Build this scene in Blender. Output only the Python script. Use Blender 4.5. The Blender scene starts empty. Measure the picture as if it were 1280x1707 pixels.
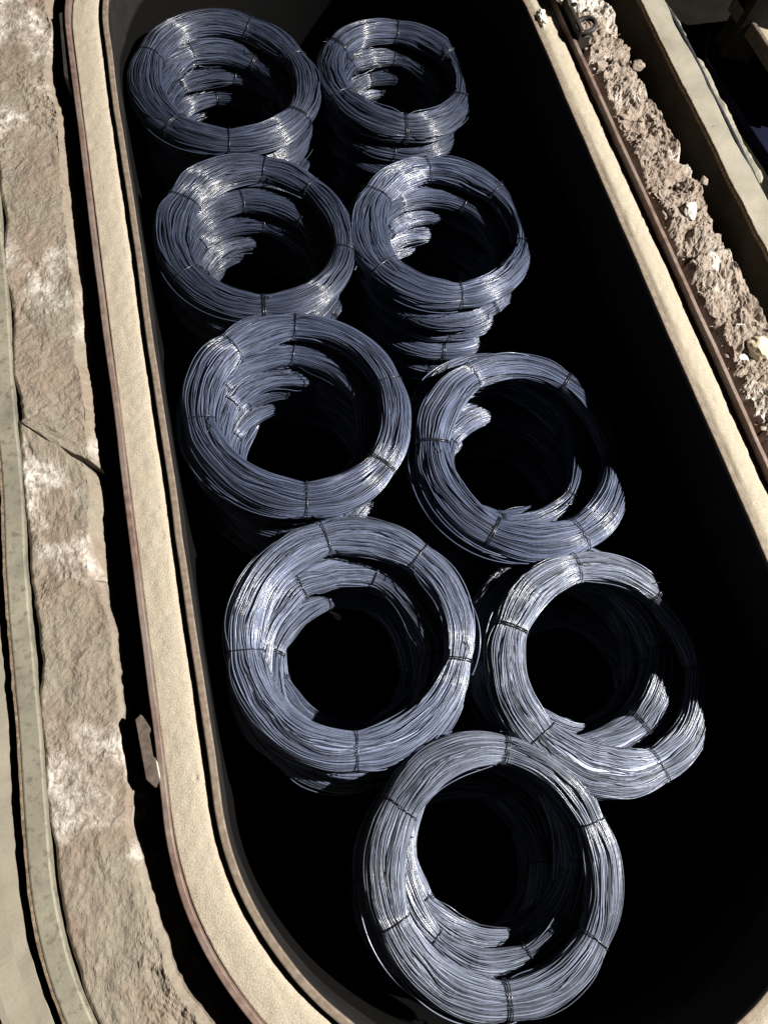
import bpy, bmesh, math, random
import numpy as np
from mathutils import Vector, Matrix

C = bpy.context.scene.collection
R_ = math.radians
rnd = random.Random(11)

# ------------------------------------------------------------------ camera
cam_d = bpy.data.cameras.new('Camera')
cam = bpy.data.objects.new('Camera', cam_d)
C.objects.link(cam)
bpy.context.scene.camera = cam
CAM_H = 1.7285
MC = ((0.95893, 0.18413, -0.21575), (-0.24748, 0.91479, -0.31925), (0.13858, 0.35953, 0.92279))
m4 = Matrix(MC).to_4x4()
m4.translation = (0, 0, CAM_H)
cam.matrix_world = m4
cam_d.sensor_fit = 'VERTICAL'
cam_d.sensor_height = 24.0
cam_d.lens = 24.0 * 1282 / 1707
cam_d.clip_start = 0.01
cam_d.clip_end = 200

# ------------------------------------------------------------------ world and lamp
w = bpy.data.worlds.new('World')
bpy.context.scene.world = w
w.use_nodes = True
bg = w.node_tree.nodes['Background']
bg.inputs[0].default_value = (1.0, 0.9, 0.75, 1)
bg.inputs[1].default_value = 0.002

lamp_d = bpy.data.lights.new('flood_lamp', 'POINT')
lamp_d.energy = 9400
lamp_d.color = (1.0, 0.945, 0.855)
lamp_d.shadow_soft_size = 0.06
lamp = bpy.data.objects.new('flood_lamp', lamp_d)
C.objects.link(lamp)
LA, LE, LD = R_(-19), R_(46), 9.0
lamp.location = (0.64 + LD * math.cos(LE) * math.cos(LA), 1.0 + LD * math.cos(LE) * math.sin(LA), LD * math.sin(LE))

vs = bpy.context.scene.view_settings
vs.view_transform = 'Standard'
vs.look = 'None'
vs.exposure = 0.0
vs.gamma = 1.0
vs.use_curve_mapping = False
cy = bpy.context.scene.cycles
cy.diffuse_bounces = 1
cy.glossy_bounces = 1


# ------------------------------------------------------------------ helpers
def tag(o, label=None, cat=None, group=None, kind=None):
    if label: o['label'] = label
    if cat: o['category'] = cat
    if group: o['group'] = group
    if kind: o['kind'] = kind
    return o


def empty(name, loc=(0, 0, 0), rot=(0, 0, 0)):
    o = bpy.data.objects.new(name, None)
    o.empty_display_size = 0.05
    C.objects.link(o)
    o.location = loc
    o.rotation_euler = rot
    return o


def obj(name, me, mat=None, parent=None):
    o = bpy.data.objects.new(name, me)
    C.objects.link(o)
    if parent: o.parent = parent
    if mat:
        me.materials.clear()
        for k in (mat if isinstance(mat, (list, tuple)) else [mat]):
            me.materials.append(k)
    return o


def np_mesh(name, V, Q, smooth=True, mats=None):
    """mesh from numpy vertices and quads"""
    V = np.asarray(V, np.float32); Q = np.asarray(Q, np.int32)
    me = bpy.data.meshes.new(name)
    me.vertices.add(len(V)); me.vertices.foreach_set('co', V.ravel())
    me.loops.add(Q.size); me.loops.foreach_set('vertex_index', Q.ravel())
    me.polygons.add(len(Q))
    me.polygons.foreach_set('loop_start', np.arange(0, Q.size, 4, dtype=np.int32))
    me.polygons.foreach_set('use_smooth', np.full(len(Q), smooth))
    if mats is not None:
        me.polygons.foreach_set('material_index', np.asarray(mats, np.int32))
    me.update(calc_edges=True)
    return me


def grid_quads(nu, nv, cu=False, cv=False, base=0):
    iu = np.arange(nu if cu else nu - 1); iv = np.arange(nv if cv else nv - 1)
    A, B = np.meshgrid(iu, iv, indexing='ij')
    A2 = (A + 1) % nu; B2 = (B + 1) % nv
    return (np.stack([A * nv + B, A2 * nv + B, A2 * nv + B2, A * nv + B2], -1).reshape(-1, 4) + base)


class Noise:
    """smooth value noise in two dimensions"""
    def __init__(s, seed):
        s.g = np.random.default_rng(seed).random((256, 256)) * 2 - 1

    def __call__(s, x, y):
        xi = np.floor(x).astype(int); yi = np.floor(y).astype(int)
        fx = x - xi; fy = y - yi
        fx = fx * fx * fx * (fx * (fx * 6 - 15) + 10); fy = fy * fy * fy * (fy * (fy * 6 - 15) + 10)
        g = s.g
        a = g[xi & 255, yi & 255]; b = g[(xi + 1) & 255, yi & 255]
        c = g[xi & 255, (yi + 1) & 255]; d = g[(xi + 1) & 255, (yi + 1) & 255]
        return (a * (1 - fx) + b * fx) * (1 - fy) + (c * (1 - fx) + d * fx) * fy

    def fbm(s, x, y, oct=4, gain=.5):
        t = 0; a = 1.
        for k in range(oct):
            t = t + a * s(x * 2 ** k + 17.3 * k, y * 2 ** k + 5.7 * k); a *= gain
        return t

    def ridge(s, x, y, oct=4, gain=.5):
        t = 0; a = 1.
        for k in range(oct):
            t = t + a * (1 - 2 * np.abs(s(x * 2 ** k + 7.3 * k, y * 2 ** k + 15.7 * k))); a *= gain
        return t


def bm_mesh(name, fn, bevel=0, seg=2, smooth=False):
    bm = bmesh.new(); fn(bm)
    if bevel:
        bmesh.ops.bevel(bm, geom=list(bm.edges), offset=bevel, segments=seg, affect='EDGES', profile=.6)
    bmesh.ops.recalc_face_normals(bm, faces=bm.faces)
    me = bpy.data.meshes.new(name); bm.to_mesh(me); bm.free()
    for p in me.polygons: p.use_smooth = smooth
    return me


def box(bm, c, s, rz=0):
    r = bmesh.ops.create_cube(bm, size=1)
    bmesh.ops.scale(bm, vec=s, verts=r['verts'])
    bmesh.ops.rotate(bm, cent=(0, 0, 0), matrix=Matrix.Rotation(rz, 3, 'Z'), verts=r['verts'])
    bmesh.ops.translate(bm, vec=c, verts=r['verts'])


def prism(bm, pts, z0, z1):
    lo = [bm.verts.new((x, y, z0)) for x, y in pts]; hi = [bm.verts.new((x, y, z1)) for x, y in pts]
    n = len(pts)
    bm.faces.new(lo[::-1]); bm.faces.new(hi)
    for i in range(n): bm.faces.new((lo[i], lo[(i + 1) % n], hi[(i + 1) % n], hi[i]))


def tube_np(P, r, ns=6, closed=False):
    """tube along a polyline (numpy n x 3)"""
    P = np.asarray(P, float); n = len(P)
    T = np.roll(P, -1, 0) - np.roll(P, 1, 0)
    if not closed: T[0] = P[1] - P[0]; T[-1] = P[-1] - P[-2]
    T /= np.linalg.norm(T, axis=1)[:, None] + 1e-9
    up = np.where(np.abs(T[:, 2:3]) > .9, np.array([[1., 0, 0]]), np.array([[0, 0, 1.]]))
    A = np.cross(T, up); A /= np.linalg.norm(A, axis=1)[:, None] + 1e-9
    B = np.cross(T, A)
    al = np.arange(ns) * 2 * np.pi / ns
    r = np.broadcast_to(np.asarray(r, float), (n,))
    V = P[:, None, :] + r[:, None, None] * (np.cos(al)[None, :, None] * A[:, None, :] + np.sin(al)[None, :, None] * B[:, None, :])
    return V.reshape(-1, 3), grid_quads(n, ns, closed, True)


def join_np(parts):
    Vs, Qs, o = [], [], 0
    for V, Q in parts:
        Vs.append(V); Qs.append(Q + o); o += len(V)
    return np.concatenate(Vs), np.concatenate(Qs)


# ------------------------------------------------------------------ materials
def material(name):
    m = bpy.data.materials.new(name); m.use_nodes = True
    nt = m.node_tree
    return m, nt, nt.nodes['Principled BSDF']


def N(nt, t, **kw):
    n = nt.nodes.new(t)
    for k, v in kw.items():
        if k in n.inputs: n.inputs[k].default_value = v
        else: setattr(n, k, v)
    return n


def coords(nt, scale=1.0):
    tc = N(nt, 'ShaderNodeTexCoord')
    mp = N(nt, 'ShaderNodeMapping')
    mp.inputs['Scale'].default_value = (scale,) * 3 if not isinstance(scale, tuple) else scale
    nt.links.new(tc.outputs['Object'], mp.inputs[0])
    return mp.outputs[0]


def noise(nt, co, scale, detail=4, rough=.55, dist=0):
    n = N(nt, 'ShaderNodeTexNoise')
    n.inputs['Scale'].default_value = scale; n.inputs['Detail'].default_value = detail
    n.inputs['Roughness'].default_value = rough; n.inputs['Distortion'].default_value = dist
    nt.links.new(co, n.inputs['Vector'])
    return n.outputs['Fac']


def ramp(nt, fac, stops):
    r = N(nt, 'ShaderNodeValToRGB')
    e = r.color_ramp.elements
    while len(e) > 1: e.remove(e[-1])
    e[0].position = stops[0][0]; e[0].color = (*stops[0][1], 1)
    for p, c in stops[1:]:
        k = e.new(p); k.color = (*c, 1)
    nt.links.new(fac, r.inputs[0])
    return r.outputs[0]


def mix(nt, fac, a, b, mode='MIX'):
    n = N(nt, 'ShaderNodeMix'); n.data_type = 'RGBA'; n.blend_type = mode
    for s, v in ((0, fac), (6, a), (7, b)):
        if isinstance(v, (int, float)): n.inputs[s].default_value = v
        elif isinstance(v, tuple): n.inputs[s].default_value = (*v, 1)
        else: nt.links.new(v, n.inputs[s])
    return n.outputs[2]


def bump(nt, b, h, strength, dist):
    n = N(nt, 'ShaderNodeBump'); n.inputs['Strength'].default_value = strength; n.inputs['Distance'].default_value = dist
    nt.links.new(h, n.inputs['Height']); nt.links.new(n.outputs[0], b.inputs['Normal'])


g1 = lambda v: (v, v, v)


def mat_wire(name, base, rough, metal, dust):
    m, nt, b = material(name)
    co = coords(nt)
    geo = N(nt, 'ShaderNodeNewGeometry')
    f = noise(nt, co, 9, 5, .6)
    f2 = noise(nt, co, 160, 3, .6)
    per = ramp(nt, geo.outputs['Random Per Island'], [(0, g1(.34)), (.25, g1(.66)), (.55, g1(1.0)), (.82, g1(1.4)), (1, g1(1.85))])
    c = mix(nt, f, tuple(x * .8 for x in base), tuple(x * 1.2 for x in base))
    d = ramp(nt, f2, [(.5, g1(0)), (.75, g1(.55))])
    c = mix(nt, d, c, dust)
    c = mix(nt, 1.0, c, per, 'MULTIPLY')
    nt.links.new(c, b.inputs['Base Color'])
    b.inputs['Metallic'].default_value = metal
    b.inputs['Coat Weight'].default_value = .24; b.inputs['Coat Roughness'].default_value = .19; b.inputs['Coat Tint'].default_value = (1, .93, .76, 1); b.inputs['Coat IOR'].default_value = 2.0
    r = ramp(nt, f2, [(.3, g1(rough - .08)), (.7, g1(rough + .14))])
    nt.links.new(r, b.inputs['Roughness'])
    return m


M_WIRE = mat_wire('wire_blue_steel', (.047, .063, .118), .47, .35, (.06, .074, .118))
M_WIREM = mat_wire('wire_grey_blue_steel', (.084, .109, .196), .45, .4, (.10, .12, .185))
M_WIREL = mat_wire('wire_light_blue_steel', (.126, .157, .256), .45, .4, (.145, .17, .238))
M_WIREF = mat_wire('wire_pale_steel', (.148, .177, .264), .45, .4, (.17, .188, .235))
M_TIE = mat_wire('tie_black_iron', (.02, .024, .038), .42, .5, (.03, .03, .04))

# sand
M_SAND, nt, b = material('seal_sand')
co = coords(nt)
f = noise(nt, co, 300, 3, .8); f2 = noise(nt, co, 14, 4, .55)
c = ramp(nt, f, [(.28, (.26, .222, .17)), (.43, (.43, .38, .302)), (.60, (.52, .466, .38)), (.8, (.67, .625, .535))])
c = mix(nt, ramp(nt, f2, [(.35, g1(.10)), (.7, g1(0))]), c, (.40, .35, .27))
nt.links.new(c, b.inputs['Base Color']); b.inputs['Roughness'].default_value = .95
b.inputs['Specular IOR Level'].default_value = .15
bump(nt, b, f, .9, .003)

# strip steel, rusty maroon
M_STRIP, nt, b = material('rusty_strip_steel')
co = coords(nt)
f = noise(nt, co, 40, 5, .6); f2 = noise(nt, co, 7, 3)
c = ramp(nt, f, [(.3, (.10, .062, .05)), (.55, (.19, .125, .105)), (.75, (.28, .20, .165))])
c = mix(nt, ramp(nt, f2, [(.4, g1(0)), (.65, g1(.55))]), c, (.24, .21, .19))
nt.links.new(c, b.inputs['Base Color']); b.inputs['Metallic'].default_value = .15; b.inputs['Roughness'].default_value = .6
bump(nt, b, f, .4, .002)

# pot wall: greyish steel at the top, near-black colour below a ragged line
M_POT, nt, b = material('pot_wall_steel')
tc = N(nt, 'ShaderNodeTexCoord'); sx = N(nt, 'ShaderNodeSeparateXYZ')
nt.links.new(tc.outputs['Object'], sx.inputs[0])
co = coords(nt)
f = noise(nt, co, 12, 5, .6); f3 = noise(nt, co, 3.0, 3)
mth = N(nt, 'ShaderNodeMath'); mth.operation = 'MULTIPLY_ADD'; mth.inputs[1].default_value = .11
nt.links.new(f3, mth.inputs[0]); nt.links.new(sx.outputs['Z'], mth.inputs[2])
height_fac = ramp(nt, mth.outputs[0], [(.0, g1(0)), (1, g1(1))])
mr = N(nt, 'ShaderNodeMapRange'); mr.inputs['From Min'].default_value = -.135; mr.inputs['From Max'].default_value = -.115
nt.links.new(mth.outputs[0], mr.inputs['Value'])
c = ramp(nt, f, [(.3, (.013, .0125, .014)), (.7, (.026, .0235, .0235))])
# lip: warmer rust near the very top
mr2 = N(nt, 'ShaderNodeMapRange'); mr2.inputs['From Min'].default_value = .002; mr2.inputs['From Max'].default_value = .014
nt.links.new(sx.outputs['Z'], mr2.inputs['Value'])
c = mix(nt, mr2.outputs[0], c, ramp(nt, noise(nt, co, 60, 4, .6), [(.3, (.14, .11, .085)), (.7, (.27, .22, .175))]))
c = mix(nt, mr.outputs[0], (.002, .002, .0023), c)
nt.links.new(c, b.inputs['Base Color']); b.inputs['Roughness'].default_value = .7; b.inputs['Specular IOR Level'].default_value = .2
bump(nt, b, f, .3, .003)

M_BLACK, nt, b = material('near_black_steel')  # even near-black colour for the pot floor and its beams
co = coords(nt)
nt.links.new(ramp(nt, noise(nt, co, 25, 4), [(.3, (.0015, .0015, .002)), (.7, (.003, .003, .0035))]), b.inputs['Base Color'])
b.inputs['Roughness'].default_value = .9; b.inputs['Specular IOR Level'].default_value = .1


def mat_refractory(name, tan, pink, white_amt):
    m, nt, b = material(name)
    co = coords(nt)
    f = noise(nt, co, 5.5, 5, .6, .6); f2 = noise(nt, co, 42, 8, .72, .5); f3 = noise(nt, co, 7.5, 4, .6, 1.2); f4 = noise(nt, co, 150, 4, .7)
    c = mix(nt, ramp(nt, f, [(.42, g1(0)), (.62, g1(1))]), tan, pink)
    c = mix(nt, ramp(nt, f2, [(.3, g1(.55)), (.5, g1(0))]), c, tuple(x * .55 for x in tan))
    c = mix(nt, ramp(nt, f2, [(.55, g1(0)), (.8, g1(.55))]), c, tuple(min(1, x * 1.5) for x in tan))
    f5 = noise(nt, co, 4.2, 3, .55, .4)
    wm = mix(nt, 1.0, ramp(nt, f5, [(.56 - white_amt, g1(0)), (.68 - white_amt, g1(1))]), ramp(nt, f2, [(.40, g1(.1)), (.60, g1(1))]), 'MULTIPLY')
    c = mix(nt, wm, c, (.74, .715, .675))
    c = mix(nt, ramp(nt, f4, [(.3, g1(.5)), (.5, g1(0))]), c, tuple(x * .55 for x in tan))
    nt.links.new(c, b.inputs['Base Color']); b.inputs['Roughness'].default_value = .95; b.inputs['Specular IOR Level'].default_value = .12
    h = mix(nt, .55, f2, f4)
    bump(nt, b, h, .85, .005)
    return m


M_REF = mat_refractory('refractory_clay', (.275, .243, .198), (.268, .211, .171), .025)
M_REFR = mat_refractory('refractory_crumbled', (.315, .266, .227), (.285, .226, .19), .02)
M_FACE = mat_refractory('refractory_grey_face', (.27, .28, .275), (.285, .288, .275), -.1)

M_CONC, nt, b = material('floor_concrete')
co = coords(nt)
f = noise(nt, co, 6, 5, .6); f2 = noise(nt, co, 220, 3, .7); f3 = noise(nt, co, 30, 5, .6)
c = ramp(nt, f, [(.3, (.265, .24, .19)), (.7, (.32, .29, .237))])
c = mix(nt, ramp(nt, f2, [(.3, g1(.35)), (.5, g1(0))]), c, (.2, .18, .145))
c = mix(nt, ramp(nt, f3, [(.25, g1(.6)), (.4, g1(0))]), c, (.24, .21, .17))
nt.links.new(c, b.inputs['Base Color']); b.inputs['Roughness'].default_value = .9
bump(nt, b, f3, .35, .004)

M_KERB, nt, b = material('pale_painted_steel')
co = coords(nt)
f = noise(nt, co, 8, 5, .6, .5); f2 = noise(nt, co, 38, 4, .6); f3 = noise(nt, co, 16, 4, .6)
c = ramp(nt, f, [(.3, (.185, .175, .14)), (.7, (.305, .283, .233))])
c = mix(nt, ramp(nt, f2, [(.24, g1(.85)), (.34, g1(0))]), c, (.13, .125, .11))
c = mix(nt, ramp(nt, f3, [(.28, g1(.5)), (.42, g1(0))]), c, (.27, .255, .21))
nt.links.new(c, b.inputs['Base Color']); b.inputs['Roughness'].default_value = .75
bump(nt, b, f2, .25, .003)

M_ANGLE, nt, b = material('olive_weathered_steel')
co = coords(nt)
f = noise(nt, co, 9, 5, .65); f2 = noise(nt, co, 55, 5, .65)
c = ramp(nt, f, [(.35, (.19, .18, .145)), (.5, (.27, .255, .20)), (.68, (.36, .33, .27))])
c = mix(nt, ramp(nt, f2, [(.32, g1(.8)), (.48, g1(0))]), c, (.12, .105, .075))
c = mix(nt, ramp(nt, noise(nt, co, 4.5, 6, .7), [(.5, g1(0)), (.62, g1(.6))]), c, (.10, .092, .07))
nt.links.new(c, b.inputs['Base Color']); b.inputs['Roughness'].default_value = .65; b.inputs['Metallic'].default_value = .1
bump(nt, b, f2, .4, .002)

M_RUST, nt, b = material('orange_rust_crust')
co = coords(nt)
c = ramp(nt, noise(nt, co, 90, 4, .6), [(.35, (.09, .062, .04)), (.55, (.20, .15, .10)), (.75, (.34, .28, .21))])
nt.links.new(c, b.inputs['Base Color']); b.inputs['Roughness'].default_value = .9

M_DARK, nt, b = material('shade_dark_floor')  # shadow lying over this floor is put into its near-black colour
co = coords(nt)
c = ramp(nt, noise(nt, co, 5, 6, .6), [(.3, (.004, .004, .0035)), (.7, (.011, .0105, .008))])
nt.links.new(c, b.inputs['Base Color']); b.inputs['Roughness'].default_value = .95; b.inputs['Specular IOR Level'].default_value = .05


def mat_plain(name, a, bb, sc, rough, metal=0, spec=.4, bst=.2):
    m, nt, b = material(name)
    co = coords(nt); f = noise(nt, co, sc, 5, .6)
    nt.links.new(ramp(nt, f, [(.3, a), (.7, bb)]), b.inputs['Base Color'])
    b.inputs['Roughness'].default_value = rough; b.inputs['Metallic'].default_value = metal; b.inputs['Specular IOR Level'].default_value = spec
    bump(nt, b, f, bst, .003)
    return m


M_LUG = mat_plain('lug_steel', (.065, .05, .042), (.16, .128, .106), 60, .65, .1, .3, .5)
M_WELD = mat_plain('weld_metal', (.35, .31, .26), (.6, .55, .47), 90, .5, .3)
M_DKSTEEL = mat_plain('dark_bracket_steel', (.025, .022, .022), (.05, .045, .042), 40, .6, .2)
M_WHITE = mat_plain('white_lime', (.55, .53, .49), (.82, .80, .76), 40, .9, 0, .2, .6)
M_CREAM = mat_plain('cream_stone', (.50, .42, .29), (.68, .62, .48), 30, .9, 0, .2, .6)
M_CABLE = mat_plain('cable_rubber', (.016, .018, .024), (.05, .055, .07), 60, .45)
M_BLUE = mat_plain('dark_blue_paint', (.0015, .0022, .012), (.003, .004, .022), 6, .6, 0, .15)
M_POST = mat_plain('grimy_post_paint', (.012, .011, .010), (.03, .028, .024), 18, .7, 0, .2)
M_BOARD = mat_plain('pale_board', (.20, .165, .12), (.36, .31, .24), 14, .8)
M_TIN = mat_plain('torn_tin', (.05, .045, .04), (.11, .10, .09), 30, .5, .4)
M_EARTH = mat_plain('pit_ground', (.05, .042, .034), (.09, .075, .06), 10, .95, 0, .1)

# ------------------------------------------------------------------ stadium path of the pot
CX, R0, YA, YB = 0.635, 0.695, 0.04, 2.24


def stadium(step):
    """base points and outward normals of the pot's inner outline, counter-clockwise from the right side"""
    P, Nn = [], []
    n = int((YB - YA) / step)
    for i in range(n): P.append((CX + R0, YA + (YB - YA) * i / n)); Nn.append((1, 0))
    k = int(math.pi * R0 / step)
    for i in range(k):
        a = math.pi * i / k; P.append((CX + R0 * math.cos(a), YB + R0 * math.sin(a))); Nn.append((math.cos(a), math.sin(a)))
    for i in range(n): P.append((CX - R0, YB - (YB - YA) * i / n)); Nn.append((-1, 0))
    for i in range(k):
        a = math.pi + math.pi * i / k; P.append((CX + R0 * math.cos(a), YA + R0 * math.sin(a))); Nn.append((math.cos(a), math.sin(a)))
    P = np.array(P); Nn = np.array(Nn)
    P[:, 0] += np.clip((CX - P[:, 0]) / R0, 0, 1) * (np.clip(P[:, 1], -.1, 2.6) - 1.05) * .027     # the clay side runs slightly askew
    s = np.concatenate([[0], np.cumsum(np.linalg.norm(np.diff(P, axis=0), axis=1))])
    return P, Nn, s


def ring(name, prof, mat, parent=None, step=.02, wob=None, smooth=False, bevel=0):
    """closed profile [(off, z)...] swept round the pot outline; wob(s, y, off, z) -> (doff, dz)"""
    P, Nn, s = stadium(step)
    n = len(P); k = len(prof)
    off = np.array([p[0] for p in prof])[None, :].repeat(n, 0); z = np.array([p[1] for p in prof])[None, :].repeat(n, 0)
    if wob is not None:
        do, dz = wob(s[:, None].repeat(k, 1), P[:, 1][:, None].repeat(k, 1), off, z); off = off + do; z = z + dz
    V = np.stack([P[:, 0:1] + Nn[:, 0:1] * off, P[:, 1:2] + Nn[:, 1:2] * off, z], -1).reshape(-1, 3)
    me = np_mesh(name, V, grid_quads(n, k, True, True), smooth)
    return obj(name, me, mat, parent)


def bevrect(o0, o1, z0, z1, b):
    """profile rectangle, clockwise seen along the path, bevelled on its upper corners"""
    return [(o0, z0), (o0, z1 - b), (o0 + b * .3, z1 - b * .3), (o0 + b, z1), (o1 - b, z1), (o1 - b * .3, z1 - b * .3), (o1, z1 - b), (o1, z0)]


nzA, nzB, nzC = Noise(3), Noise(8), Noise(21)

# ------------------------------------------------------------------ ground, pit
PITZ = -.78
me = bm_mesh('pit_floor', lambda bm: box(bm, (CX, 1.1, PITZ - .25), (2.3, 4.4, .5)))
tag(obj('pit_floor', me, M_EARTH), kind='structure')


def sheet_with_hole(name, off, z, thick, mat, x0, x1, y0, y1):
    P, Nn, s = stadium(.03)
    In = P + Nn * off
    c = np.array([CX, (YA + YB) / 2])
    d = In - c
    tx = np.where(d[:, 0] > 0, (x1 - c[0]) / np.maximum(d[:, 0], 1e-6), (x0 - c[0]) / np.minimum(d[:, 0], -1e-6))
    ty = np.where(d[:, 1] > 0, (y1 - c[1]) / np.maximum(d[:, 1], 1e-6), (y0 - c[1]) / np.minimum(d[:, 1], -1e-6))
    Out = c + d * np.minimum(tx, ty)[:, None]
    rows = [np.c_[In, np.full(len(In), z - thick)], np.c_[In, np.full(len(In), z)]]
    for t in np.linspace(.02, 1, 14): rows.append(np.c_[In + (Out - In) * t * t, np.full(len(In), z)])
    V = np.stack(rows, 1)
    nn = nzB.fbm(V[:, 1:, 0] * 14, V[:, 1:, 1] * 14, 4)
    V[:, 2:, 2] += nn[:, 1:] * .0015
    return obj(name, np_mesh(name, V.reshape(-1, 3), grid_quads(len(P), len(rows), True, False), False), mat)


# ------------------------------------------------------------------ annealing pot
FLZ = -.70
pot = tag(empty('annealing_pot', (0, 0, 0)), 'long round-ended steel annealing pot with sand filled rim channel, set in the furnace pit', 'furnace pot')
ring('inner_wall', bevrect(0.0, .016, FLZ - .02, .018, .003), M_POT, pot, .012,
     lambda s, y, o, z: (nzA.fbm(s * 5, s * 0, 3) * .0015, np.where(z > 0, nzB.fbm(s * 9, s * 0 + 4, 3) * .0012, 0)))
ring('channel_outer_wall', bevrect(.104, .117, -.065, .030, .002), M_STRIP, pot, .012,
     lambda s, y, o, z: (nzA.fbm(s * 3 + 50, s * 0, 3) * .002, np.where(z > 0, nzB.fbm(s * 8 + 9, s * 0 + 7, 3) * .0012, 0)))
ring('channel_bottom', [(.017, -.064), (.017, -.056), (.103, -.056), (.103, -.064)], M_STRIP, pot, .03)
# pot floor plate
P, Nn, s = stadium(.04)
Fl = P - Nn * .0015
Vf = np.concatenate([np.c_[Fl, np.full(len(Fl), FLZ)], np.c_[Fl, np.full(len(Fl), FLZ - .02)]])
bm = bmesh.new()
lo = [bm.verts.new((x, y, FLZ)) for x, y in Fl]; hi = [bm.verts.new((x, y, FLZ - .02)) for x, y in Fl]
bm.faces.new(lo); bm.faces.new(hi[::-1])
for i in range(len(lo)): bm.faces.new((lo[i], hi[i], hi[(i + 1) % len(lo)], lo[(i + 1) % len(lo)]))
me = bpy.data.meshes.new('pot_floor'); bm.to_mesh(me); bm.free()
obj('pot_floor', me, M_BLACK, pot)
# support beams below the pot floor
for k, y in enumerate((-.2, .6, 1.4, 2.2)):
    me = bm_mesh('support_beam', lambda bm: box(bm, (CX, y, (FLZ - .02 + PITZ) / 2), (1.0, .08, FLZ - .02 - PITZ)))
    obj('support_beam', me, M_BLACK, pot)


# sand in the channel
def sand():
    P, Nn, s = stadium(.006)
    offs = np.linspace(.0172, .1028, 22); n = len(P); k = len(offs)
    S = s[:, None].repeat(k, 1); O = offs[None, :].repeat(n, 0)
    t = (O - offs[0]) / (offs[-1] - offs[0])
    z = .005 + .005 * np.sin(t * np.pi) + nzA.fbm(S * 7, O * 14, 4) * .0008 + nzB.fbm(S * 60, O * 60, 3) * .0011
    # slumped and scalloped beside the inner lip
    z -= (.009 + .0032 * nzC.fbm(S * 6, O * 0, 3)) * np.clip(1 - t / .22, 0, 1)
    # dents
    for (ds, do, r, dp) in DENTS:
        d = np.hypot(S - ds, (O - do))
        z -= dp * np.clip(1 - (d / r) ** 2, 0, 1) - dp * .35 * np.exp(-((d - r * 1.25) / (r * .3)) ** 2)
    X = P[:, 0:1] + Nn[:, 0:1] * O; Y = P[:, 1:2] + Nn[:, 1:2] * O
    V = np.stack([X, Y, z], -1)
    low0 = V[:, :1].copy(); low0[..., 2] = -.05; low1 = V[:, -1:].copy(); low1[..., 2] = -.05
    V = np.concatenate([low0, V, low1], 1)
    me = np_mesh('seal_sand', V.reshape(-1, 3), grid_quads(n, k + 2, True, False), True)
    o = obj('seal_sand', me, M_SAND)
    tag(o, 'pale tan sand filling the rim channel of the steel pot', 'sand', kind='stuff')


LS = (YB - YA); AR = math.pi * R0
sL = lambda y: LS + AR + (YB - y)          # path length on the side wall by the clay kerb
DENTS = [(sL(.13), .045, .006, .006), (sL(.10), .082, .005, .002), (sL(.42), .06, .004, .001), (2 * LS + AR + AR * .80, .06, .012, .006)]
for k in range(60):
    DENTS.append((rnd.uniform(0, 2 * LS + 2 * AR), rnd.uniform(.03, .095), rnd.uniform(.002, .005), rnd.uniform(.0006, .002)))
sand()


# lugs on the pot
def lug(name, x, y, rz, L, wd, z0, z1, mat, welds=3):
    o = obj(name, bm_mesh(name, lambda bm: prism(bm, [(-wd / 2, -L / 2 + .02), (0.002, -L / 2), (wd / 2, -L / 2 + .012), (wd / 2, -L * .12), (wd * .30, -L * .10), (wd * .30, L * .22), (wd / 2, L * .26), (wd / 2, L / 2 - .03), (wd * .0, L / 2), (-wd / 2, L / 2 - .008)], z0, z1), .0012, 1), mat, pot)
    o.location = (x, y, 0); o.rotation_euler.z = rz
    for k in range(welds):
        P = np.array([[wd / 2 + .001, -L * .42 + k * .008 + q * .006, z1 - .003 + .0015 * math.sin(q * 2.1)] for q in range(5)])
        V, Q = tube_np(P, np.array([.0006, .002, .0023, .002, .0006]), 6)
        ww = obj('weld_bead', np_mesh('weld_bead', V, Q), M_WELD, o)
    return o


lug('lifting_lug', CX - R0 - .1335 - .0200, .175, R_(2), .150, .025, -.05, .040, M_LUG)
lug('lifting_lug', CX - R0 - .127 + .031, 2.19, R_(-3), .28, .020, -.05, .020, M_DKSTEEL, 2)

# hinge bracket with ring on the rubble side
hb = obj('hinge_bracket', bm_mesh('hinge_bracket', lambda bm: (box(bm, (0, 0, .02), (.012, .17, .085)), box(bm, (.018, .078, .015), (.040, .012, .075)), box(bm, (.018, -.078, .01), (.040, .012, .065))), .0015, 1), M_DKSTEEL, pot)
hb.location = (CX + R0 + .126, 2.165, 0)
V, Q = tube_np(np.array([[.021 + .030 * math.cos(a), -.055 + .030 * math.sin(a), .060 + .010 * math.cos(a)] for a in np.linspace(0, 2 * np.pi, 28, endpoint=False)]), .008, 8, True)
obj('ring', np_mesh('ring', V, Q), M_DKSTEEL, hb)
V, Q = tube_np(np.array([[.004, .03, .068], [.002, .07, .078], [0, .16, .086], [0, .17, .086]]), [.013, .014, .014, .001], 10)
obj('hinge_pin', np_mesh('hinge_pin', V, Q), M_WHITE, hb)


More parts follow.
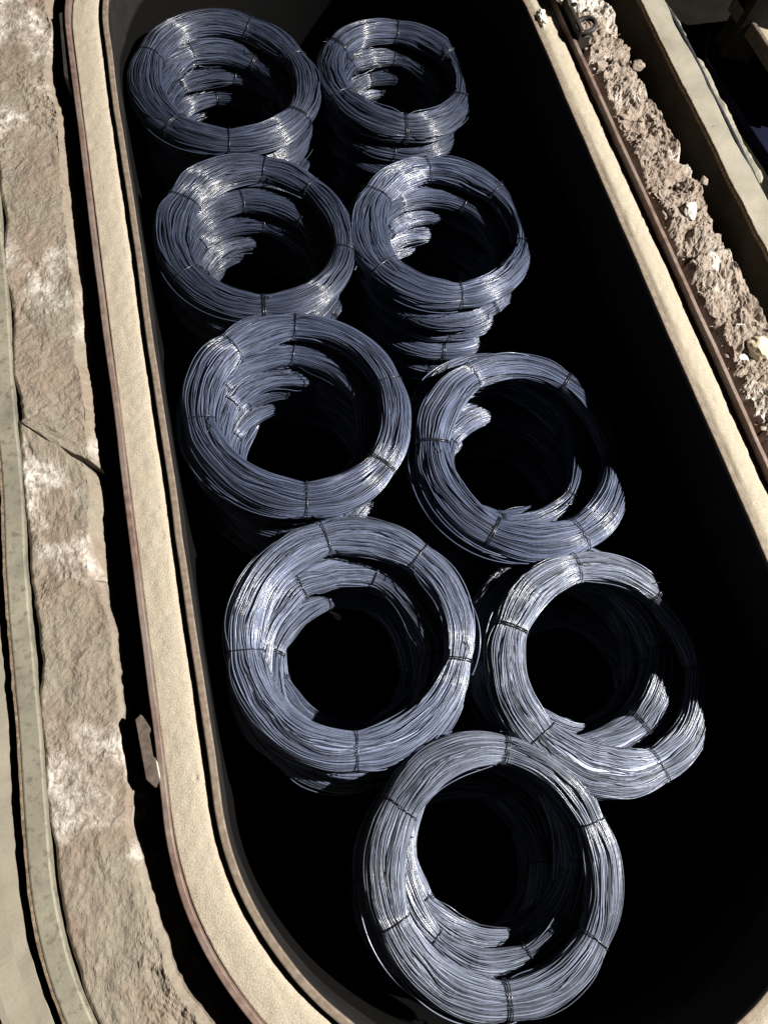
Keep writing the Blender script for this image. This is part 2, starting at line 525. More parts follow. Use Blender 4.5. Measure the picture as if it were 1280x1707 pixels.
# ------------------------------------------------------------------ furnace lining: clay ring in cast blocks
def lining_block(s0, s1, inner, outer, top, chamfer, mat2, rough, seed, wn=60, step=.0036, parent=None, skew=(0, 0), seed0=0, endd=.006, crackw=0, lap=0):
    """one cast block of the clay ring between path lengths s0 and s1"""
    P, Nn, s = stadium(.004)
    tot = s[-1] + .004
    n = max(6, int((s1 - s0) / step))
    ss = np.linspace(s0, s1, n); sm = ss % tot
    px = np.interp(sm, s, P[:, 0]); py = np.interp(sm, s, P[:, 1]); nx = np.interp(sm, s, Nn[:, 0]); ny = np.interp(sm, s, Nn[:, 1])
    ln = np.hypot(nx, ny); nx /= ln; ny /= ln
    nz = Noise(seed)
    face = 8
    W = outer - inner
    v = np.linspace(0, 1, wn)
    S = ss[:, None].repeat(wn, 1); Vv = v[None, :].repeat(n, 0)
    edge = nz.fbm(ss * 6, ss * 0, 6, .6) * .010 * rough
    off = inner + edge[:, None] * (1 - Vv) + Vv * W
    out_w = nz.fbm(ss * 7 + 31, ss * 0 + 3, 5, .55) * .008 * rough
    off = off + out_w[:, None] * Vv
    wx = nz.fbm(S * 14 + 70, off * 14, 3) * .03; wy = nz.fbm(S * 14 + 90, off * 14 + 40, 3) * .03
    lump = nz.fbm(S * 9, off * 9, 3) * .0040
    if rough > 1.5:
        ck = nz.fbm(S * 17 + 8, off * 17 + 3, 2) * 2.2
        lump = lump + (np.floor(ck) + np.clip((ck - np.floor(ck)) * 4, 0, 1)) * .0032
    flake = np.clip(nz.ridge((S + wx) * 20 + 3, (off + wy) * 24, 4, .62), -1, 2) * .0017
    pl = nz.fbm((S + wy) * 34 + 11, (off + wx) * 34, 3, .5) * 4.0
    flake = flake + (np.floor(pl) + np.clip((pl - np.floor(pl)) * 7, 0, 1)) * .0009
    terr = nz.fbm(S * 13 + 50, off * 13, 4)
    terr = (np.floor(terr * 3.5) + np.clip((terr * 3.5 - np.floor(terr * 3.5)) * 5, 0, 1)) * .0016
    fine = nz.fbm(S * 70, off * 70, 3, .75) * .0019
    zone = np.clip(.72 + .8 * nz.fbm(S * 5 + 120, off * 6, 3), .42, 1.15) if rough < 1.5 else 1.0
    z = top + (lump + (flake + terr) * zone) * rough + fine * (.75 if rough > 1.5 else .8) * zone
    # roll off at both edges
    z -= .012 * np.clip(1 - Vv / .07, 0, 1) ** 2 * rough
    z -= .010 * np.clip(1 - (1 - Vv) / .06, 0, 1) ** 2
    tt = np.zeros_like(S)
    if chamfer:
        chs = (chamfer(ss) if callable(chamfer) else np.full(n, chamfer)) * (1 + .25 * nz.fbm(ss * 9, ss * 0 + 2, 4))
        chs = np.maximum(chs, 1e-5)[:, None]
        tt = np.where(chs < .004, 0, np.clip(1 - (Vv * W) / chs, 0, 1))
        flat = top - tt * chs * 1.15 + fine * .5 + nz.fbm(S * 8, off * 8, 3) * .002
        z = np.where(tt > 0, flat, z)
    # block ends broken down
    e = np.minimum(S - s0, s1 - S)
    eb = np.clip(1 - e / (.010 + .006 * nz.fbm(S * 0 + 3, off * 40, 3)), 0, 1)
    z -= endd * eb ** 2 * np.clip(1.25 - Vv * crackw, 0, 1)
    # slanted, wandering joints: slide the rows along the path near the ends
    tx, ty = -ny, nx
    w0 = np.clip(1 - (S - s0) / .25, 0, 1) ** 2; w1 = np.clip(1 - (s1 - S) / .25, 0, 1) ** 2
    q = off - inner
    sl = w0 * (skew[0] * q + jz(q * 30, q * 0 + seed0 + .5) * .010) + w1 * (skew[1] * q + jz(q * 30, q * 0 + seed0 + 1) * .010)
    sl = sl - w0 * lap * np.clip((q - .045) / .02, 0, 1)
    X = px[:, None] + nx[:, None] * off + tx[:, None] * sl; Y = py[:, None] + ny[:, None] * off + ty[:, None] * sl
    T = np.stack([X, Y, z], -1)

    def skirt(col, dirn, depth):
        rows = []
        for k in range(1, face + 1):
            f = k / face
            d = depth * f
            wob = nz.fbm(ss * 15 + k * .9, ss * 0 + k * .7, 3) * .004 * rough
            rows.append(np.stack([T[:, col, 0] + nx * dirn * (wob), T[:, col, 1] + ny * dirn * (wob), T[:, col, 2] - d], -1))
        return np.stack(rows, 1)
    a = skirt(0, -1, .42)[:, ::-1]; c = skirt(-1, 1, .42)
    A = np.concatenate([a, T, c], 1)
    # close the ends
    cap0 = A[:1].copy(); cap0[..., 2] = np.minimum(cap0[..., 2], top - .4); cap1 = A[-1:].copy(); cap1[..., 2] = cap0[..., 2]
    A = np.concatenate([cap0, A, cap1], 0)
    k = A.shape[1]
    mats = np.zeros((A.shape[0] - 1, k - 1), int)
    if chamfer:
        mats[1:-1, face:face + wn - 1] = (tt[:-1, 1:] > .02)
        mats[1:-1, :face] = (tt[:-1, :1] > .02)
    me = np_mesh('clay_block', A.reshape(-1, 3), grid_quads(A.shape[0], k), False, mats.ravel())
    o = obj('clay_block', me, [mat2, M_FACE], parent)
    return o


jz = Noise(77)
lining = tag(empty('furnace_lining', (CX, 1.1, PITZ)), 'crumbling tan clay ring lining the furnace pit around the steel pot', 'furnace lining')
lining.location = (0, 0, 0)
BL = []
SR = lambda y: (y - YA)                  # path length on the rubble side
# rubble side, then far arc, then clay kerb side, then front arc
tot = 2 * LS + 2 * AR
JS = [0, .5, -.4, .3, -.5, .3, 0]
cuts_r = [-.55, SR(.62), SR(.965), SR(1.18), SR(1.62), SR(1.98), LS + .35]
for i in range(len(cuts_r) - 1):
    lining_block(cuts_r[i] + .002, cuts_r[i + 1] - .002, 0.154 + [.010, .003, -.004, .003, -.002, .010][i], .314 + rnd.uniform(-.006, .008),
                 [.006, .016, .020, .010, .006, .004][i], 0, M_REFR, 1.9, 60 + i, 44, .0045, parent=lining, skew=(JS[i], JS[i + 1]), seed0=i, endd=.02)
lining_block(LS + .355, LS + AR - .50, .19, .33, .0, 0, M_REF, 1.2, 70, 24, .012, parent=lining)
sm_ = lambda a, b: (lambda v: np.clip((v - a) / (b - a), 0, 1))
ch1 = lambda v: .024 + 0 * v
ch2 = lambda v: .028 * (1 - sm_(sL(.60), sL(.585))(v)) + .013 * sm_(sL(.13), sL(.06))(v)
lining_block(LS + AR - .495, sL(.865), .162, .336, .003, ch1, M_REF, 1.05, 72, parent=lining, skew=(.6, -.9), seed0=11, crackw=2.2, endd=.004)
lining_block(sL(.8645), sL(-.0) + .95, .180, .336, .003, ch2, M_REF, 1.05, 72, parent=lining, skew=(-.9, 0), seed0=11.5, endd=.006, crackw=2.2, lap=.014)
lining_block(sL(-.0) + .955, tot - .56, .186, .338, .0, 0, M_REF, 1.1, 77, 24, .012, parent=lining)


# ------------------------------------------------------------------ casing round the lining
def part_ring(name, s0, s1, prof, mat, parent=None, step=.01, wob=None, smooth=False):
    P, Nn, s = stadium(.004)
    t_ = s[-1] + .004
    n = int((s1 - s0) / step); ss = np.linspace(s0, s1, n); sm = ss % t_
    px = np.interp(sm, s, P[:, 0]); py = np.interp(sm, s, P[:, 1]); nx = np.interp(sm, s, Nn[:, 0]); ny = np.interp(sm, s, Nn[:, 1])
    k = len(prof)
    off = np.array([p[0] for p in prof])[None, :].repeat(n, 0); z = np.array([p[1] for p in prof])[None, :].repeat(n, 0)
    if wob is not None:
        do, dz = wob(ss[:, None].repeat(k, 1), off, z); off = off + do; z = z + dz
    A = np.stack([px[:, None] + nx[:, None] * off, py[:, None] + ny[:, None] * off, z], -1)
    A = np.concatenate([A[:1] * 0 + A[:1].mean(1, keepdims=True), A, A[-1:] * 0 + A[-1:].mean(1, keepdims=True)], 0)
    return obj(name, np_mesh(name, A.reshape(-1, 3), grid_quads(A.shape[0], k, False, True), smooth), mat, parent)


# weathered angle between lining and concrete floor
ang = tag(empty('casing_angle', (0, 0, 0)), 'weathered olive steel angle between the clay lining and the pale concrete floor', 'steel angle')
wobA = lambda s, o, z: (nzA.fbm(s * 4 + 70, s * 0, 3) * .0025, nzB.fbm(s * 6, s * 0, 3) * .0015)
part_ring('angle_flange', LS + AR - .7, tot - .35, bevrect(.338, .379, -.40, .016, .004), M_ANGLE, ang, .012, wobA)
part_ring('rust_crust', LS + AR - .7, tot - .35, [(.3795, .004), (.3795, .0175), (.3835, .018), (.3855, .012), (.3845, .004)], M_RUST, ang, .006,
          lambda s, o, z: (nzA.fbm(s * 4 + 70, s * 0, 3) * .0025 + (o > .38) * nzC.fbm(s * 45, o * 0, 3) * .0010, nzB.fbm(s * 6, s * 0, 3) * .0015 + nzC.fbm(s * 60, o * 0, 2) * .0008))

# concrete floor beyond the angle
fl = part_ring('concrete_floor', LS + AR - .7, tot - .35, [(.396, -.40), (.396, -.003), (.400, .001), (.43, .001), (.47, .002), (.482, .001), (.488, -.006), (.488, -.40)], M_CONC, None, .006,
               lambda s, o, z: (np.where(o < .41, nzA.fbm(s * 5 + 20, s * 0, 4) * .0016, nzA.fbm(s * 3, s * 0 + 9, 3) * .004), np.where(z > -.2, nzC.fbm(s * 22, o * 40, 4) * .0016, 0)))
tag(fl, kind='structure')
yard = sheet_with_hole('workshop_floor', .56, -.10, .3, M_DARK, -14, 16, -14, 16)
tag(yard, kind='structure')
me = bm_mesh('kerb_base', lambda bm: box(bm, (0, 0, 0), (1, 1, 1)))
part = part_ring('trench_bottom', LS + AR - .7, tot - .35, [(.379, -.40), (.379, -.03), (.397, -.03), (.397, -.40)], M_EARTH, ang, .03)
# footing under lining, angle and kerb: steps of the pit
foot = ring('pit_footing', [(.15, PITZ), (.15, -.38), (.60, -.38), (.60, PITZ)], M_EARTH, None, .05)
tag(foot, kind='structure')

# pale kerb on the rubble side
kerb = tag(empty('casing_kerb', (0, 0, 0)), 'pale scuffed steel kerb with rusty edge beside the crumbled clay rubble', 'kerb')
K0, K1 = -.6, LS + .5
M_GRIME_SHADE = mat_plain('kerb_side_grime_shade', (.026, .023, .018), (.055, .047, .036), 9, .9, 0, .1, .4)  # dirty steel sides, with their shade put into the colour too
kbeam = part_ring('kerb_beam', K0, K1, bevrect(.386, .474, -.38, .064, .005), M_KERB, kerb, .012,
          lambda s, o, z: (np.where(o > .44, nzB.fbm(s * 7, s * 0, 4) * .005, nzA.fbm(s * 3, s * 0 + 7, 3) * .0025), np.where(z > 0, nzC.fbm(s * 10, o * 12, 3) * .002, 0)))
kbeam.data.materials.append(M_GRIME_SHADE)
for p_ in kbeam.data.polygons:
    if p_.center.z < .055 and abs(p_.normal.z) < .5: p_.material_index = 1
part_ring('rust_edge', K0, K1, [(.3825, .052), (.3825, .062), (.3855, .0665), (.389, .066), (.3865, .052)], M_RUST, kerb, .008,
          lambda s, o, z: (nzA.fbm(s * 3, s * 0 + 7, 3) * .0025 + nzB.fbm(s * 40, o * 0, 3) * .0005, nzC.fbm(s * 10, .386 * 12 + o * 0, 3) * .002 + .0004))


# broken concrete edging beyond the cable
def edging(y0, y1, o0, o1, seed):
    nz = Noise(seed); n = int((y1 - y0) / .008)
    ys = np.linspace(y0, y1, n)
    taper = np.clip(np.minimum(ys - y0, y1 - ys) / .03, .12, 1)
    inn = CX + R0 + o0 + nz.fbm(ys * 20, ys * 0, 3) * .002
    out = CX + R0 + o0 + (o1 - o0) * taper + nz.fbm(ys * 14, ys * 0 + 5, 4) * .007 * taper
    rows = []
    for t, z in ((0, -.10), (0, .045), (.15, .052), (.5, .055), (.85, .05), (1, .04), (1, -.10)):
        rows.append(np.c_[inn + (out - inn) * t, ys, z + (nz.fbm(ys * 30 + t * 9, ys * 0 + t * 5, 3) * .003 if z > 0 else 0 * ys)])
    A = np.stack(rows, 1)
    A = np.concatenate([A[:1] * 0 + A[:1].mean(1, keepdims=True), A, A[-1:] * 0 + A[-1:].mean(1, keepdims=True)], 0)
    return np_mesh('concrete_edging', A.reshape(-1, 3), grid_quads(A.shape[0], len(rows)), False)


for i, (y0, y1, a, bb, lab) in enumerate((
        (.6, 1.36, .492, .515, 'long broken strip of pale concrete beside the dark cable, next to the blue plate'),
        (1.40, 1.96, .490, .520, 'ragged tapering strip of pale concrete beside the dark cable along the kerb'),
        (2.02, 2.20, .490, .506, 'short pale concrete fragment beside the dark cable near the pot bracket'),
        (2.24, 2.5, .489, .503, 'small end piece of pale concrete at the far end of the cable'))):
    tag(obj('concrete_edging', edging(y0, y1, a, bb, 90 + i), M_KERB), lab, 'concrete edging', 'broken concrete edging')

ys = np.linspace(-.4, 2.7, 160)
P = np.stack([CX + R0 + .484 + nzA.fbm(ys * 2.2, ys * 0 + 33, 3) * .004, ys, .046 + nzB.fbm(ys * 2.5, ys * 0 + 3, 2) * .012], 1)
V, Q = tube_np(P, .0075, 8)
tag(obj('cable', np_mesh('cable', V, Q), M_CABLE), 'dark rubber cable lying along the outer edge of the pale kerb', 'cable')


# ------------------------------------------------------------------ rubble stones, crumbs
def stone_mesh(seed, r, sq=(1, .8, .6), sub=3, am=.28):
    bm = bmesh.new(); bmesh.ops.create_icosphere(bm, subdivisions=sub, radius=1)
    rg = np.random.default_rng(seed)
    dirs = rg.normal(size=(9, 3)); dirs /= np.linalg.norm(dirs, axis=1)[:, None]; cut = rg.uniform(.55, .85, 9)
    nz = Noise(seed + 500)
    for v in bm.verts:
        p = np.array(v.co)
        for d, c in zip(dirs, cut):
            t = p @ d
            if t > c: p = p - d * (t - c) * .9
        k = 1 + am * .5 * float(nz.fbm(np.array(p[0] * 2 + 9), np.array(p[1] * 2 + p[2] * 3 + 9), 4))
        p = p * k * r * np.array(sq)
        v.co = p
    me = bpy.data.meshes.new('stone'); bm.to_mesh(me); bm.free()
    for p in me.polygons: p.use_smooth = False
    return me


def unproj(px, py, z):
    d = Matrix(MC) @ Vector(((px - 640) / 1282, -(py - 853.5) / 1282, -1))
    t = (z - CAM_H) / d.z
    return d.x * t, d.y * t


STN = [((1150, 350), .028, (1.3, .8, .55), M_WHITE, 'chalky white flake of stone on the crumbled clay nearest the kerb bend', .022),
       ((1188, 436), .033, (.9, 1.2, .7), M_WHITE, 'rounded white and brown stone bedded in the crumbled clay', .018),
       ((1222, 465), .020, (1.1, .8, .6), M_CREAM, 'small tan stone on the outer edge of the crumbled clay', .016),
       ((1238, 600), .019, (1, .9, .8), M_WHITE, 'small bright white nugget at the inner edge of the clay rubble', .014),
       ((1266, 578), .036, (.9, 1.2, .8), M_CREAM, 'cream coloured angular stone block beside the white nugget', .026),
       ((1235, 535), .032, (1.4, .8, .45), M_WHITE, 'flat white slab of lime pressed into the clay rubble', .020),
       ((1175, 300), .020, (1, .9, .5), M_REFR, 'brown clay lump loose on top of the crumbled lining', .018),
       ((1065, 108), .024, (1.2, .9, .6), M_REFR, 'brown clay chunk at the outer side of the crumbled lining', .012)]
for i, (px, r, sq, mt, lab, z) in enumerate(STN):
    x, y = unproj(*px, z)
    o = obj('rubble_stone', stone_mesh(200 + i, r, sq), mt); o.location = (x, y, z - r * sq[2] * .15); o.rotation_euler.z = rnd.uniform(0, 6)
    tag(o, lab, 'stone', 'loose stones on the clay rubble')
x, y = unproj(901, 30, .022)
o = obj('lime_lump', stone_mesh(260, .026, (.7, 1.25, .65), 3, .6), M_WHITE); o.location = (x + .004, y, .022)
tag(o, 'crumpled white lime lump sitting on the pot lip next to the bracket', 'lump')

for k in range(22):
    y = rnd.uniform(.45, 2.3); xo = rnd.choice((.165, .175, .20, .24, .28, .295)) + rnd.uniform(-.008, .008); r = rnd.uniform(.009, .022)
    o = obj('clay_lump', stone_mesh(700 + k, r, (1, rnd.uniform(.7, 1.2), rnd.uniform(.5, .8)), 3, .5), M_REFR, lining)
    o.location = (CX + R0 + xo, y, .008 + r * .25); o.rotation_euler = (rnd.uniform(-.3, .3), rnd.uniform(-.3, .3), rnd.uniform(0, 6))
# crumbs: many small bits along the broken edge (uncountable)
bm = bmesh.new()
for k in range(420):
    y = rnd.uniform(.35, 2.5); e = rnd.random()
    x = CX + R0 + (rnd.gauss(.166, .008) if e < .6 else rnd.uniform(.17, .30)); r = rnd.choice((.002, .003, .003, .004, .006, .008)) * rnd.uniform(.7, 1.3)
    ret = bmesh.ops.create_icosphere(bm, subdivisions=1, radius=r)
    zc = (.006 if e < .6 else .014) + rnd.uniform(-.004, .004)
    for v in ret['verts']: v.co = Vector((v.co.x * rnd.uniform(.7, 1.4) + x, v.co.y * rnd.uniform(.7, 1.4) + y, v.co.z * rnd.uniform(.6, 1.2) + zc))
me = bpy.data.meshes.new('clay_crumbs'); bm.to_mesh(me); bm.free()
tag(obj('clay_crumbs', me, M_REFR), 'small loose clay crumbs scattered over the furnace lining', 'crumbs', kind='stuff')

# torn tin stuck in the gap
for (px, lab, a, pts) in (((212, 1190), 'torn tin flap poking into the gap beside the lifting lug', .1, [(-.02, .02), (.004, .012), (.022, .018), (.014, .002), (.006, -.02), (-.02, -.012)]),
                          ((216, 1305), 'bent tin scrap poking out from under the clay below the lug', -.2, [(-.02, .014), (.006, .004), (.026, -.004), (.022, -.010), (-.004, -.008), (-.02, -.004)])):
    x, y = unproj(*px, -.05)
    o = obj('tin_scrap', bm_mesh('tin_scrap', lambda bm: prism(bm, pts, -.0008, .0008)), M_TIN); o.location = (x - .006, y, -.05); o.rotation_euler = (.15, .35, a)
    tag(o, lab, 'tin scrap')

# ------------------------------------------------------------------ things beyond the kerb
x, y = unproj(1203, 112, -.10)
pp = tag(empty('steel_post', (x + .06, y + .05, -.10), (0, 0, R_(-28))), 'dark grimy square steel post standing beyond the kerb', 'post')
obj('post_shaft', bm_mesh('post_shaft', lambda bm: box(bm, (0, 0, .8), (.10, .13, 1.58)), .006, 2), M_POST, pp)
obj('base_plate', bm_mesh('base_plate', lambda bm: box(bm, (0, 0, .006), (.2, .24, .012)), .002, 1), M_POST, pp)
x, y = unproj(1262, 190, -.08)
o = obj('blue_plate', bm_mesh('blue_plate', lambda bm: box(bm, (0, 0, 0), (.26, .62, .03)), .004, 2), M_BLUE)
o.location = (x + .06, y - .03, -.083); o.rotation_euler.z = R_(6)
tag(o, 'dark blue painted steel plate lying on the floor beside the post', 'steel plate')
x, y = unproj(1272, 92, .05)
bt = tag(empty('pale_bench', (x + .125, y + .02, -.10), (0, 0, R_(4))), 'pale boarded bench with grey metal edge beyond the post', 'bench')
for k in range(3):
    obj('board', bm_mesh('board', lambda bm: box(bm, (-.06 + k * .082, 0, .15), (.078, .5, .025)), .002, 1), M_BOARD, bt)
obj('metal_edge', bm_mesh('metal_edge', lambda bm: box(bm, (-.108, 0, .146), (.016, .5, .05)), .002, 1), M_LUG, bt)
for sx in (-.09, .13):
    for sy in (-.22, .22):
        obj('leg', bm_mesh('leg', lambda bm: box(bm, (sx, sy, .068), (.03, .03, .136)), .002, 1), M_POST, bt)

# ------------------------------------------------------------------ wire coils
RC, WW, HH, WR = .2725, .0475, .035, .0015


def coil_mesh(name, seed, R, ww, hh, nw, nseg, ties, loose=.3, core=True, wr=WR, fat=(0, 0)):
    rg = np.random.default_rng(seed)
    th = np.arange(nseg) * 2 * np.pi / nseg
    pinch = np.zeros(nseg)
    for t in ties:
        d = np.abs((th - t + np.pi) % (2 * np.pi) - np.pi)
        pinch = np.maximum(pinch, np.exp(-(d / .16) ** 2))
    loosefac = (1 - pinch)
    ovx = 1 + .012 * np.sin(2 * th + rg.uniform(0, 6)) + .008 * np.sin(3 * th + rg.uniform(0, 6))
    wv = 1 + .10 * np.sin(th + rg.uniform(0, 6)) + .07 * np.sin(2 * th + rg.uniform(0, 6)) + .05 * np.sin(3 * th + rg.uniform(0, 6))
    wv = wv + fat[0] * np.cos(th - fat[1])
    hv = 1 + .06 * np.sin(th + rg.uniform(0, 6)) + .05 * np.sin(3 * th + rg.uniform(0, 6))
    zv = .004 * np.sin(2 * th + rg.uniform(0, 6))
    al = np.arange(4) * np.pi / 2 + np.pi / 4
    # wires: base place in the bundle's section
    phi0 = (np.sort(rg.uniform(0, 1, nw)) * .3 + (np.arange(nw) / nw) * .7) * 1.62 * np.pi - .31 * np.pi
    rad0 = np.where(rg.random(nw) < .6, rg.uniform(.955, 1.005, nw), rg.uniform(.86, .95, nw))
    parts_V = np.zeros((nw, nseg, 4, 3), np.float32)
    T = th[None, :]
    ph = phi0[:, None] + 0 * T
    rr = rad0[:, None] + 0 * T
    nzw = Noise(seed + 4000)
    for k in (1, 2, 3):      # neighbouring wires run in loose bunches
        ph = ph + .09 / k * nzw(ph * 2.2 + 20 * k + 0 * T, 3 + 2.5 * np.cos(k * T) + 0 * ph) + .09 / k * nzw(ph * 2.2 + 31 * k + 0 * T, 40 + 2.5 * np.sin(k * T) + 0 * ph)
    for k in (1, 2, 3, 4, 6):
        ph = ph + rg.normal(0, .075 / k ** .7, (nw, 1)) * np.sin(k * T + rg.uniform(0, 6.3, (nw, 1)))
        rr = rr + rg.normal(0, .018 / k ** .5, (nw, 1)) * np.sin(k * T + rg.uniform(0, 6.3, (nw, 1)))
    # loose strands standing off between ties
    nl = max(1, int(nw * .09 * loose * 3))
    idx = rg.choice(nw, nl, replace=False)
    for i in idx:
        c0 = rg.uniform(0, 6.3); wdt = rg.uniform(.3, .9)
        d = (T[0] - c0 + np.pi) % (2 * np.pi) - np.pi
        rr[i] += rg.uniform(.10, .34) * np.exp(-(d / wdt) ** 2) * (.35 + .65 * loosefac)
    rr = np.minimum(rr, 1.0 + .35 * loosefac[None, :])
    rr = rr * (1 - .10 * pinch)[None, :] + .02 * loosefac[None, :]
    # rounded-flat section
    cx_ = np.sign(np.cos(ph)) * np.abs(np.cos(ph)) ** .85; cz_ = np.sign(np.sin(ph)) * np.abs(np.sin(ph)) ** .85
    rho = R * ovx[None, :] + ww * wv[None, :] * rr * cx_
    zz = hh * hv[None, :] * rr * cz_ + zv[None, :]
    for j, a in enumerate(al):
        r2 = rho + wr * math.cos(a); z2 = zz + wr * math.sin(a)
        parts_V[:, :, j, 0] = r2 * np.cos(T); parts_V[:, :, j, 1] = r2 * np.sin(T); parts_V[:, :, j, 2] = z2
    q1 = grid_quads(nseg, 4, True, True)
    Q = (q1[None] + (np.arange(nw) * nseg * 4)[:, None, None]).reshape(-1, 4)
    V = parts_V.reshape(-1, 3)
    if core:
        nc = 14; a = np.arange(nc) * 2 * np.pi / nc
        A = a[None, :]
        f = (.86 - .075 * pinch)[:, None]
        r2 = (R * ovx)[:, None] + ww * wv[:, None] * f * np.cos(A); z2 = hh * hv[:, None] * f * np.sin(A) + zv[:, None]
        V2 = np.stack([r2 * np.cos(th)[:, None], r2 * np.sin(th)[:, None], z2], -1).reshape(-1, 3)
        Q = np.concatenate([Q, grid_quads(nseg, nc, True, True) + len(V)]); V = np.concatenate([V, V2])
    me = np_mesh(name, V, Q, True)
    # section size at each tie, so that ties sit snugly
    sec = []
    for t in ties:
        i = int(round(t / (2 * np.pi) * nseg)) % nseg
        sec.append((t, R * ovx[i], ww * wv[i] * .935, hh * hv[i] * .935, zv[i]))
    return me, sec


def tie_mesh(kind, seed):
    """loop of unit half-sizes 1 x 1 in the plane of the bundle's section, scaled per tie; wire radius baked for typical size"""
    return None


def make_tie(parent, t, R, a, b, z, seed):
    rg = random.Random(seed)
    parts = []
    dbl = rg.random() < .28
    lean = rg.uniform(-.10, .10)
    for k in ((-.5, .5) if dbl else (0,)):
        n = 26; pts = []
        for i in range(n):
            u = 2 * math.pi * i / n
            cu, su = math.cos(u), math.sin(u)
            cx_ = math.copysign(abs(cu) ** .85, cu); cz_ = math.copysign(abs(su) ** .85, su)
            pts.append((R + (a + .0034) * cx_, k * .0058 + lean * a * cx_ + rg.uniform(-.0006, .0006), z + (b + .0034) * cz_))
        parts.append(tube_np(np.array(pts), .0015, 6, True))
    if rg.random() < .45:      # twisted tail
        u = rg.uniform(.5, 2.6); x0 = R + (a + .004) * math.cos(u); z0 = z + (b + .005) * math.sin(u); d = rg.choice((-1, 1)); L = rg.uniform(.02, .055)
        pts = [(x0, 0, z0), (x0 + .004, d * L * .3, z0 + .006), (x0 + rg.uniform(-.01, .01), d * L * .7, z0 + .005), (x0 + rg.uniform(-.015, .015), d * L, z0 + .004)]
        parts.append(tube_np(np.array(pts), .0014, 5))
    V, Q = join_np(parts)
    o = obj('binding_tie', np_mesh('binding_tie', V, Q), M_TIE, parent)
    o.rotation_euler.z = t
    return o


GROUP = 'wire coils stacked in the annealing pot'


def ties_from(sec, root, seed):
    for i, (t, R, a, b, z) in enumerate(sec): make_tie(root, t, R, a, b, z, seed * 31 + i)


# shared windings for the coils lower in the stacks
LOWV = []
for k in range(5):
    nt_ = 6
    tl = [i * 2 * math.pi / nt_ + rnd.uniform(-.14, .14) for i in range(nt_)]
    me, sec = coil_mesh('windings', 900 + k, RC * .985, WW * (1.04 + .06 * k), HH * .9, 150, 96, tl, .3)
    me.materials.append(M_WIRE)
    LOWV.append((me, sec))

WORDS = ['top', 'second', 'third', 'fourth', 'fifth', 'sixth', 'seventh', 'eighth']
PITCH = .0665
# name: centre x, y, radius factor, top z (centre), tie angles (deg), per-level offsets {level: (dx, dy, scale, tilt_x, tilt_y)}
ST = {
    'L1': dict(c=(.322, 2.313), k=1.0, dz=0, ties=(62, 150, 222, 262, 318, 18)),
    'R1': dict(c=(.921, 2.278), k=.872, dz=.0, ties=(75, 140, 200, 262, 330, 20)),
    'L2': dict(c=(.304, 1.653), k=.98, dz=0, ties=(75, 142, 205, 262, 340, 40)),
    'R2': dict(c=(.904, 1.595), k=.943, dz=.0, ties=(88, 138, 205, 265, 340, 30)),
    'L3': dict(c=(.298, 1.035), k=1.03, dz=0, ties=(80, 122, 178, 262, 312, 8)),
    'R3': dict(c=(.919, .781), k=1.03, dz=0, ties=(108, 165, 232, 285, 345, 45)),
    'L4': dict(c=(.294, .358), k=1.025, dz=0, ties=(92, 175, 258, 335, 38)),
    'R4': dict(c=(.934, .133), k=1.0, dz=0, ties=(88, 145, 208, 280, 345, 35)),
    'F': dict(c=(.495, -.259), k=1.0, dz=0, ties=(68, 135, 190, 258, 312, 8), w=.043, fat=.02),
}
LV = {  # (dx, dy, scale) for lower coils by level
    'L1': {1: (-.010, -.026, .93), 2: (-.004, -.030, .92), 3: (.0, -.036, .91), 4: (.012, .0, .95)},
    'R1': {1: (-.006, -.024, 1.0), 2: (-.004, -.042, .98), 3: (.010, -.046, 1.0), 4: (0, -.05, 1.0)},
    'L2': {1: (-.016, -.028, .92), 2: (-.018, -.040, .92), 3: (.008, -.050, .93), 4: (.0, -.060, .92), 5: (.02, -.01, .95)},
    'R2': {1: (-.016, -.030, .97), 2: (.006, -.030, .97), 3: (.0, -.050, 1.0), 4: (.004, -.050, 1.0), 5: (.0, -.05, .98), 6: (0, -.04, .98)},
    'L3': {1: (-.030, -.006, .93), 2: (-.008, -.034, .91), 3: (-.004, -.040, .91), 4: (.014, -.050, .95), 5: (.03, -.02, .92)},
    'R3': {1: (-.034, .052, .99), 2: (-.014, .070, .94), 3: (.034, .006, .93), 4: (.01, .02, .94)},
    'L4': {1: (-.012, -.034, .93), 2: (-.014, -.050, .98), 3: (.004, -.065, .90), 4: (.04, .02, .92)},
    'R4': {1: (-.034, .056, 1.0), 2: (-.006, .066, .93), 3: (.0, .084, .92), 4: (.012, .07, .92)},
    'F': {1: (.020, .020, .925), 2: (.034, .046, .92), 3: (.046, .030, .92), 4: (.06, .02, .93)},
}
DESC = {'F': 'lone stack at the rounded pot end'}
for side, sn in (('L', 'solid clay side'), ('R', 'rubble side')):
    for n_, wd in ((4, 'first'), (3, 'second'), (2, 'third'), (1, 'fourth')):
        DESC[side + str(n_)] = f'{wd} stack past the lone end stack, {sn}'
TOPZ = -.24
NEAR = ('F', 'R4', 'L4')
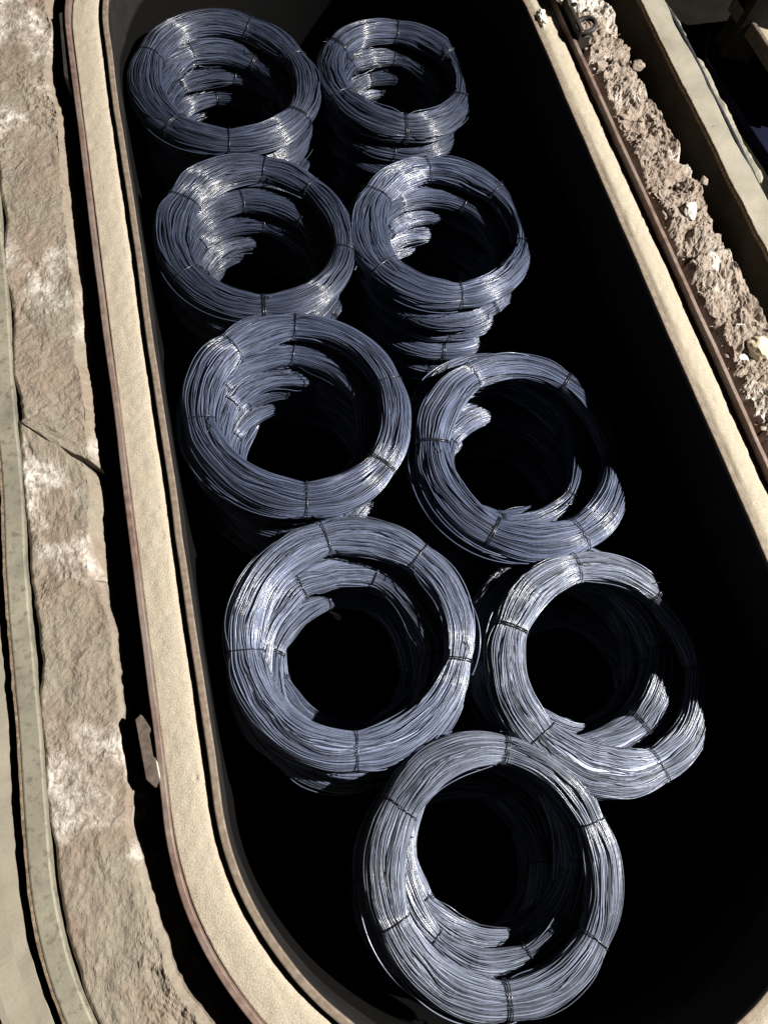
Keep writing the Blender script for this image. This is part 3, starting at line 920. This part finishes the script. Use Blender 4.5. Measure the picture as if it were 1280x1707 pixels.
STRAND = {  # strands sprung out of the bundle: start, end angle, stand-off, height
    'R3': [(150, 262, .75, -.01), (172, 250, .45, .01), (190, 246, .28, .012), (212, 268, .35, -.005), (60, 118, -.30, .040)],
    'L3': [(165, 240, .42, -.01), (196, 262, .3, .0), (200, 236, .18, .01)],
    'L4': [(100, 180, .2, .005), (330, 372, .22, .01), (210, 250, .2, .0)],
    'R4': [(110, 190, .28, .0), (196, 236, .25, .01)],
    'F': [(160, 230, .35, -.01), (205, 262, .22, .0), (20, 70, .2, .012)],
    'L2': [(175, 250, .3, -.005), (330, 375, .2, .01)],
    'R2': [(180, 262, .4, -.01), (205, 250, .2, .0)],
    'L1': [(185, 250, .35, -.01)], 'R1': [(190, 255, .3, -.01), (-40, 20, .2, 0)],
}
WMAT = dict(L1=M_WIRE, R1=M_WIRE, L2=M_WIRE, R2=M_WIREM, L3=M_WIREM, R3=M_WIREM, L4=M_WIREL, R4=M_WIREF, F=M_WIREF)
for q, (nm, d) in enumerate(ST.items()):
    levels = int(round((TOPZ + d['dz'] - HH - FLZ) / PITCH)) + 1
    z = TOPZ + d['dz']
    pitch = (z - HH * 1.08 - FLZ) / max(1, levels - 1)
    for lv in range(levels):
        if lv == levels - 1: zc = FLZ + HH * 1.1
        else: zc = z - lv * (z - (FLZ + HH * 1.1)) / (levels - 1)
        dx, dy, sc = LV.get(nm, {}).get(lv, (rnd.gauss(.004, .012), rnd.gauss(-.01, .012), rnd.uniform(.91, .97))) if lv else (0, 0, 1)
        k = d['k'] * sc
        # keep the coil inside the pot wall
        x, y = d['c'][0] + dx, d['c'][1] + dy
        lim = R0 - .006 - (RC + WW * 1.15) * k
        yc = min(max(y, YA), YB); vx, vy = x - CX, y - yc; dd = math.hypot(vx, vy)
        if dd > lim: x, y = CX + vx * lim / dd, yc + vy * lim / dd
        root = empty('wire_coil', (x, y, zc), (rnd.gauss(0, .010 if lv == 0 else .018), rnd.gauss(0, .010 if lv == 0 else .018), 0))
        root['label'] = f"{WORDS[lv]} wire coil of the {DESC[nm]}"
        root['category'] = 'wire coil'; root['group'] = GROUP
        if lv == 0:
            tl = [R_(a) for a in d['ties']]
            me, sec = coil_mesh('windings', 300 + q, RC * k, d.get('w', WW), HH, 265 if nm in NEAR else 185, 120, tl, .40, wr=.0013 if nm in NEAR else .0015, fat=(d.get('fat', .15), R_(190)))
            wo = obj('windings', me, WMAT[nm], root)
            ties_from(sec, root, 40 + q)
        else:
            me, sec = LOWV[(q * 3 + lv) % 5]
            wo = obj('windings', me, None, root)
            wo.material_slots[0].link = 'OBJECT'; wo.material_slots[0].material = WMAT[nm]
            rz = rnd.uniform(0, 6.28)
            wo.rotation_euler.z = rz; wo.scale = (k, k, 1)
            for i, (t, R, a, b_, zz) in enumerate(sec): make_tie(root, t + rz, R * k, a * k, b_, zz, q * 977 + lv * 57 + i)
        wo['kind'] = 'stuff'
        if lv == 0:
            for (a0, a1, outw, zl) in STRAND.get(nm, ()):
                n = 40; tt = np.linspace(0, 1, n); th = R_(a0) + (R_(a1) - R_(a0)) * tt
                ro = RC * k + WW * (.98 + outw * np.sin(np.pi * tt) ** .8) ; zl_ = zl * np.sin(np.pi * tt) - HH * .2 * (1 - np.sin(np.pi * tt))
                V, Q = tube_np(np.stack([ro * np.cos(th), ro * np.sin(th), zl_], 1), .0016, 6)
                obj('loose_strand', np_mesh('loose_strand', V, Q), WMAT[nm], root)
